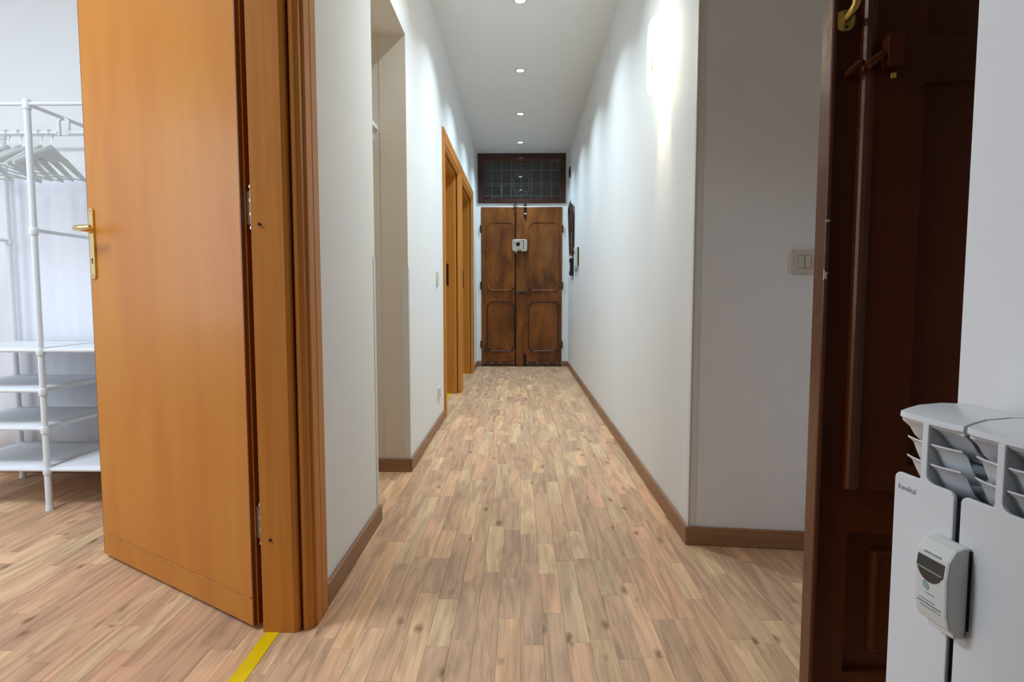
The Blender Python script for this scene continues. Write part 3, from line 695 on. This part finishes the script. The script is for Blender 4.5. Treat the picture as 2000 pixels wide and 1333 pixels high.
for x in (.04, .36):
    obj('wall_bracket', bx(x-.01, .075, .70, x+.01, .112, .72), STEEL, rad)
obj('pipe', tb([(.47, .047, .10), (.47, .047, .0)], .009, 10), WPLA, rad, smooth=True)
# maker's mark, flat print on the first section
def text(name, s_, size, M, m, parent):
    cu = bpy.data.curves.new(name, 'FONT'); cu.body = s_; cu.size = size; cu.extrude = .00015; cu.align_x = 'LEFT'
    o = bpy.data.objects.new(name, cu); dg = bpy.context.evaluated_depsgraph_get()
    C.objects.link(o); dg.update(); me = bpy.data.meshes.new_from_object(o.evaluated_get(bpy.context.evaluated_depsgraph_get()))
    bpy.data.objects.remove(o); me.materials.clear(); me.materials.append(m)
    o2 = bpy.data.objects.new(name, me); C.objects.link(o2); o2.parent = parent; o2.matrix_local = M; return o2
RX = Matrix.Rotation(R(90), 4, 'X')
text('lettering', 'fondital', .0078, Matrix.Translation((.0088, -.0043, .7575)) @ RX, GREY, rad)

# heat cost allocator clipped on the front
HA = MR @ Matrix.Translation((.0805, -.004, .693))
al = thing('heat_allocator', 'small white heat meter with dark display clipped on the radiator front', 'meter', HA)
prof = [(0, -.038), (-.010, -.040), (-.018, -.036), (-.0215, -.022), (-.0225, .010), (-.0205, .026), (-.014, .036), (-.006, .0385), (0, .0385)]
obj('case', pr([(y, z) for y, z in prof], 'x', -.0195, .0175), ALLO, al, bevel=.0022)
obj('back_rail', bx(-.0165, -.0025, -.036, .0183, .0002, .036), IRON, al)
obj('lower_lip', bx(-.014, -.012, -.0445, .016, 0, -.038), ALLO, al, bevel=.002)
def face(z): # front surface depth at height z
    P = sorted([(p[1], p[0]) for p in prof[2:7]]); 
    for (za, ya), (zb, yb2) in zip(P, P[1:]):
        if za <= z <= zb: return ya+(yb2-ya)*(z-za)/(zb-za)
    return P[0][1]
b = bmesh.new()
fy = face(.012); pts = [(-.0165, .022), (.0135, .022), (.0135, .010)] + [(-.0015+.0135*math.cos(a), .012-.0115*math.sin(a)) for a in [R(20+140*i/10) for i in range(11)]] + [(-.0165, .012)]
lo = [b.verts.new((x, face(z)-.0006, z)) for x, z in pts]; hi = [b.verts.new((x, face(z)+.002, z)) for x, z in pts]
b.faces.new(lo); b.faces.new(hi[::-1])
for i in range(len(pts)): b.faces.new((lo[i], lo[(i+1) % len(pts)], hi[(i+1) % len(pts)], hi[i]))
ds = obj('display', b, DISP, al)
obj('display_line', bx(-.0155, face(.0115)-.0011, .0108, .0128, face(.0115)-.0004, .0118), GREY, ds)
def marks(name, z, x0_, x1_, h, m, seed):
    b = bmesh.new(); rr = random.Random(seed); x = x0_
    while x < x1_:
        w_ = rr.uniform(.0005, .0013); box(b, x, face(z)-.0005, z-h*rr.uniform(.35, .5), x+w_, face(z)+.0006, z+h*rr.uniform(.35, .5)); x += w_+rr.uniform(.0002, .0006)
    o = obj(name, b, m, al); o['kind'] = 'stuff'; return o
marks('fine_print', .0262, -.0105, .0085, .0016, GREY, 1)
marks('fine_print', -.0205, -.0150, .0120, .0016, GREY, 2)
marks('fine_print', -.0175, -.0130, .0040, .0010, GREY, 3)
marks('fine_print', -.0240, -.0120, .0105, .0010, GREY, 4)
marks('fine_print', -.0105, -.006, .0045, .0009, TEAL, 5)
b = bmesh.new(); lp = [(-.009, -.001), (-.0065, .0005), (-.003, -.0015), (-.0015, -.005), (-.0035, -.0075), (-.007, -.0065), (-.009, -.004)]
prism(b, lp, 'y', face(-.004)-.0005, face(-.004)+.0006); obj('logo', b, TEAL, al)

# ------------------------------------------------------------------ clothes rack in the side room
PX = (-2.622, -2.100, -1.578); PY = (2.615, 3.100)
rk = thing('clothes_rack', 'white tubular garment rack with fabric shelves standing in the side room', 'clothes rack')
for x in PX:
    for y in PY:
        p = obj('post', tb([(x, y, .018), (x, y, .235), (x, y, .2351), (x, y, .70), (x, y, .7001), (x, y, 1.77)], [.0135, .0135, .0125, .0125, .0125, .0135], 16), WPLA, rk, smooth=True)
        obj('foot', tb([(x, y, 0), (x, y, .004), (x, y, .022)], [.0165, .0165, .0145], 14), WPLA, p, smooth=True)
        for z in (.184, .368, .537, .715, 1.236):
            if z in (.368, .537) and x == PX[2]: continue
            obj('collar', tb([(x, y, z-.022), (x, y, z-.018), (x, y, z+.010), (x, y, z+.012)], [.0155, .0172, .0172, .0155], 14), WPLA, p, smooth=True)
        obj('corner_joint', tb([(x, y, 1.745), (x, y, 1.782), (x, y, 1.788)], [.0165, .0165, .012], 14), WPLA, p, smooth=True)
for a, c in ((0, 1), (1, 2)):
    for z in (1.768, .184, .715) + ((.368, .537) if a == 0 else ()):
        for y in PY: obj('rail', tb([(PX[a], y, z), (PX[c], y, z)], .0085, 12), WPLA, rk, smooth=True)
for i, x in enumerate(PX):
    for z in (1.768, 1.236, .184, .715) + ((.368, .537) if i < 2 else ()):
        obj('side_rail', tb([(x, PY[0], z), (x, PY[1], z)], .0085, 12), WPLA, rk, smooth=True)
for a, c, zz in ((0, 1, (.184, .368, .537, .715)), (1, 2, (.184, .715))):
    for z in zz:
        b = bmesh.new(); n = 8; g_ = []
        for i in range(n+1):
            row = []
            for j in range(n+1):
                fx, fy_ = i/n, j/n
                sag = -.006*math.sin(math.pi*fx)*math.sin(math.pi*fy_)
                row.append(b.verts.new((PX[a]+.012+(PX[c]-PX[a]-.024)*fx, PY[0]-.001+(PY[1]-PY[0]+.002)*fy_, z+.009+sag)))
            g_.append(row)
        for i in range(n):
            for j in range(n): b.faces.new((g_[i][j], g_[i+1][j], g_[i+1][j+1], g_[i][j+1]))
        o = obj('shelf', b, SHELF, rk, smooth=True); so = o.modifiers.new('thick', 'SOLIDIFY'); so.thickness = .003
HY, HZ = 2.822, 1.702
for xa, xb in ((PX[0]+.02, PX[1]-.028), (PX[1]+.028, PX[2]-.02)):
    rdp = obj('hanging_rod', tb([(xa, HY, HZ), (xb, HY, HZ)], .0095, 14), WPLA, rk, smooth=True)
    obj('rod_end', tb([(xb, HY, HZ), (xb+.006, HY, HZ)], .0085, 12), GREY, rdp, smooth=True)
for x in (PX[1]-.022, PX[1]+.022, PX[0]+.022, PX[2]-.022):
    obj('rod_bracket', tb([(x, HY, HZ-.012), (x, HY, 1.755), (x+(.018 if x < PX[1] and x > PX[0]+.1 or x < PX[0] else -.018), HY, 1.768)], .0085, 10), WPLA, rk, smooth=True)
# hangers
hg0 = None
hx = [-2.50, -2.43, -2.365, -2.31, -2.265, -2.215, -2.166]
HL = ['white plastic hanger at the far left of the row, half out of view', 'white plastic hanger second from the left edge of the rail', 'white plastic hanger just left of the front post',       'white plastic hanger behind the front post', 'white plastic hanger just right of the front post', 'white plastic hanger second from the right end of the rail', 'white plastic hanger at the right end of the rail']
def make_hanger(M, label):
    t = thing('clothes_hanger', label, 'hanger', M, 'white hangers on the garment rack')
    # local: y along shoulders, z up, origin at rod centre
    hk = [(0, .004, -.070), (0, .004, -.045), (0, .010, -.030), (0, .0165, -.014), (0, .0165, .002), (0, .008, .0135), (0, -.004, .0135), (0, -.0150, .004), (0, -.0160, -.006)]
    obj('hook', tb(hk, .0022, 8), STEEL, t, smooth=True)
    b = bmesh.new()
    def bar(pts, w):
        # thick flat arm: elliptical tube
        n0_ = len(b.verts); tube(b, pts, w, 10); b.verts.ensure_lookup_table()
        for v in b.verts[n0_:]: v.co.x *= .55
    bar([(0, -.205, -.178), (0, -.15, -.150), (0, -.09, -.117), (0, -.045, -.098), (0, -.018, -.082), (0, 0, -.070), (0, .018, -.082), (0, .045, -.098), (0, .09, -.117), (0, .15, -.150), (0, .205, -.178)],
        [.010, .015, .018, .019, .019, .018, .019, .019, .018, .015, .010])
    obj('body', b, HANG, t, smooth=True)
    b = bmesh.new(); tube(b, [(0, -.200, -.180), (0, -.05, -.186), (0, .05, -.186), (0, .200, -.180)], .0035, 8); obj('trouser_bar', b, HANG, t, smooth=True)
    b = bmesh.new(); prism(b, [(-.012, -.066), (.012, -.066), (.030, -.085), (.060, -.108), (.030, -.128), (-.030, -.128), (-.060, -.108), (-.030, -.085)], 'x', -.006, .006); obj('neck_plate', b, HANG, t, bevel=.002)
    return t
for i, x in enumerate(hx):
    M = Matrix.Translation((x, HY, HZ+.0)) @ Matrix.Rotation(R((6, -2, 3, 5, 1, 2, -2)[i]), 4, 'Z') @ Matrix.Rotation(R((0, 2, -2, 1, -1, 1, 0)[i]), 4, 'X')
    if hg0 is None: hg0 = make_hanger(M, HL[i])
    else:
        t = hg0.copy(); C.objects.link(t); t.matrix_world = M; t['label'] = HL[i]
        for ch in [c for c in hg0.children]:
            c = ch.copy(); C.objects.link(c); c.parent = t
# white sheet hanging at the back of the rack
b = bmesh.new(); n = 70; rows = []
for k in range(9):
    z = .09 + (1.56-.09)*k/8
    rows.append([b.verts.new((-2.95+1.4*i/n, 3.150 + .004*math.sin(i*.55+.4*math.sin(k*.9))*(.4+.6*math.sin(i*.21)**2) + .002*math.sin(i*1.7+k*.3), z)) for i in range(n+1)])
for a, c in zip(rows, rows[1:]):
    for i in range(n): b.faces.new((a[i], a[i+1], c[i+1], c[i]))
o = obj('curtain', b, CLOTH, smooth=True); so = o.modifiers.new('thick', 'SOLIDIFY'); so.thickness = .002
tag(o, 'white cloth sheet hanging against the wall behind the garment rack', 'curtain')
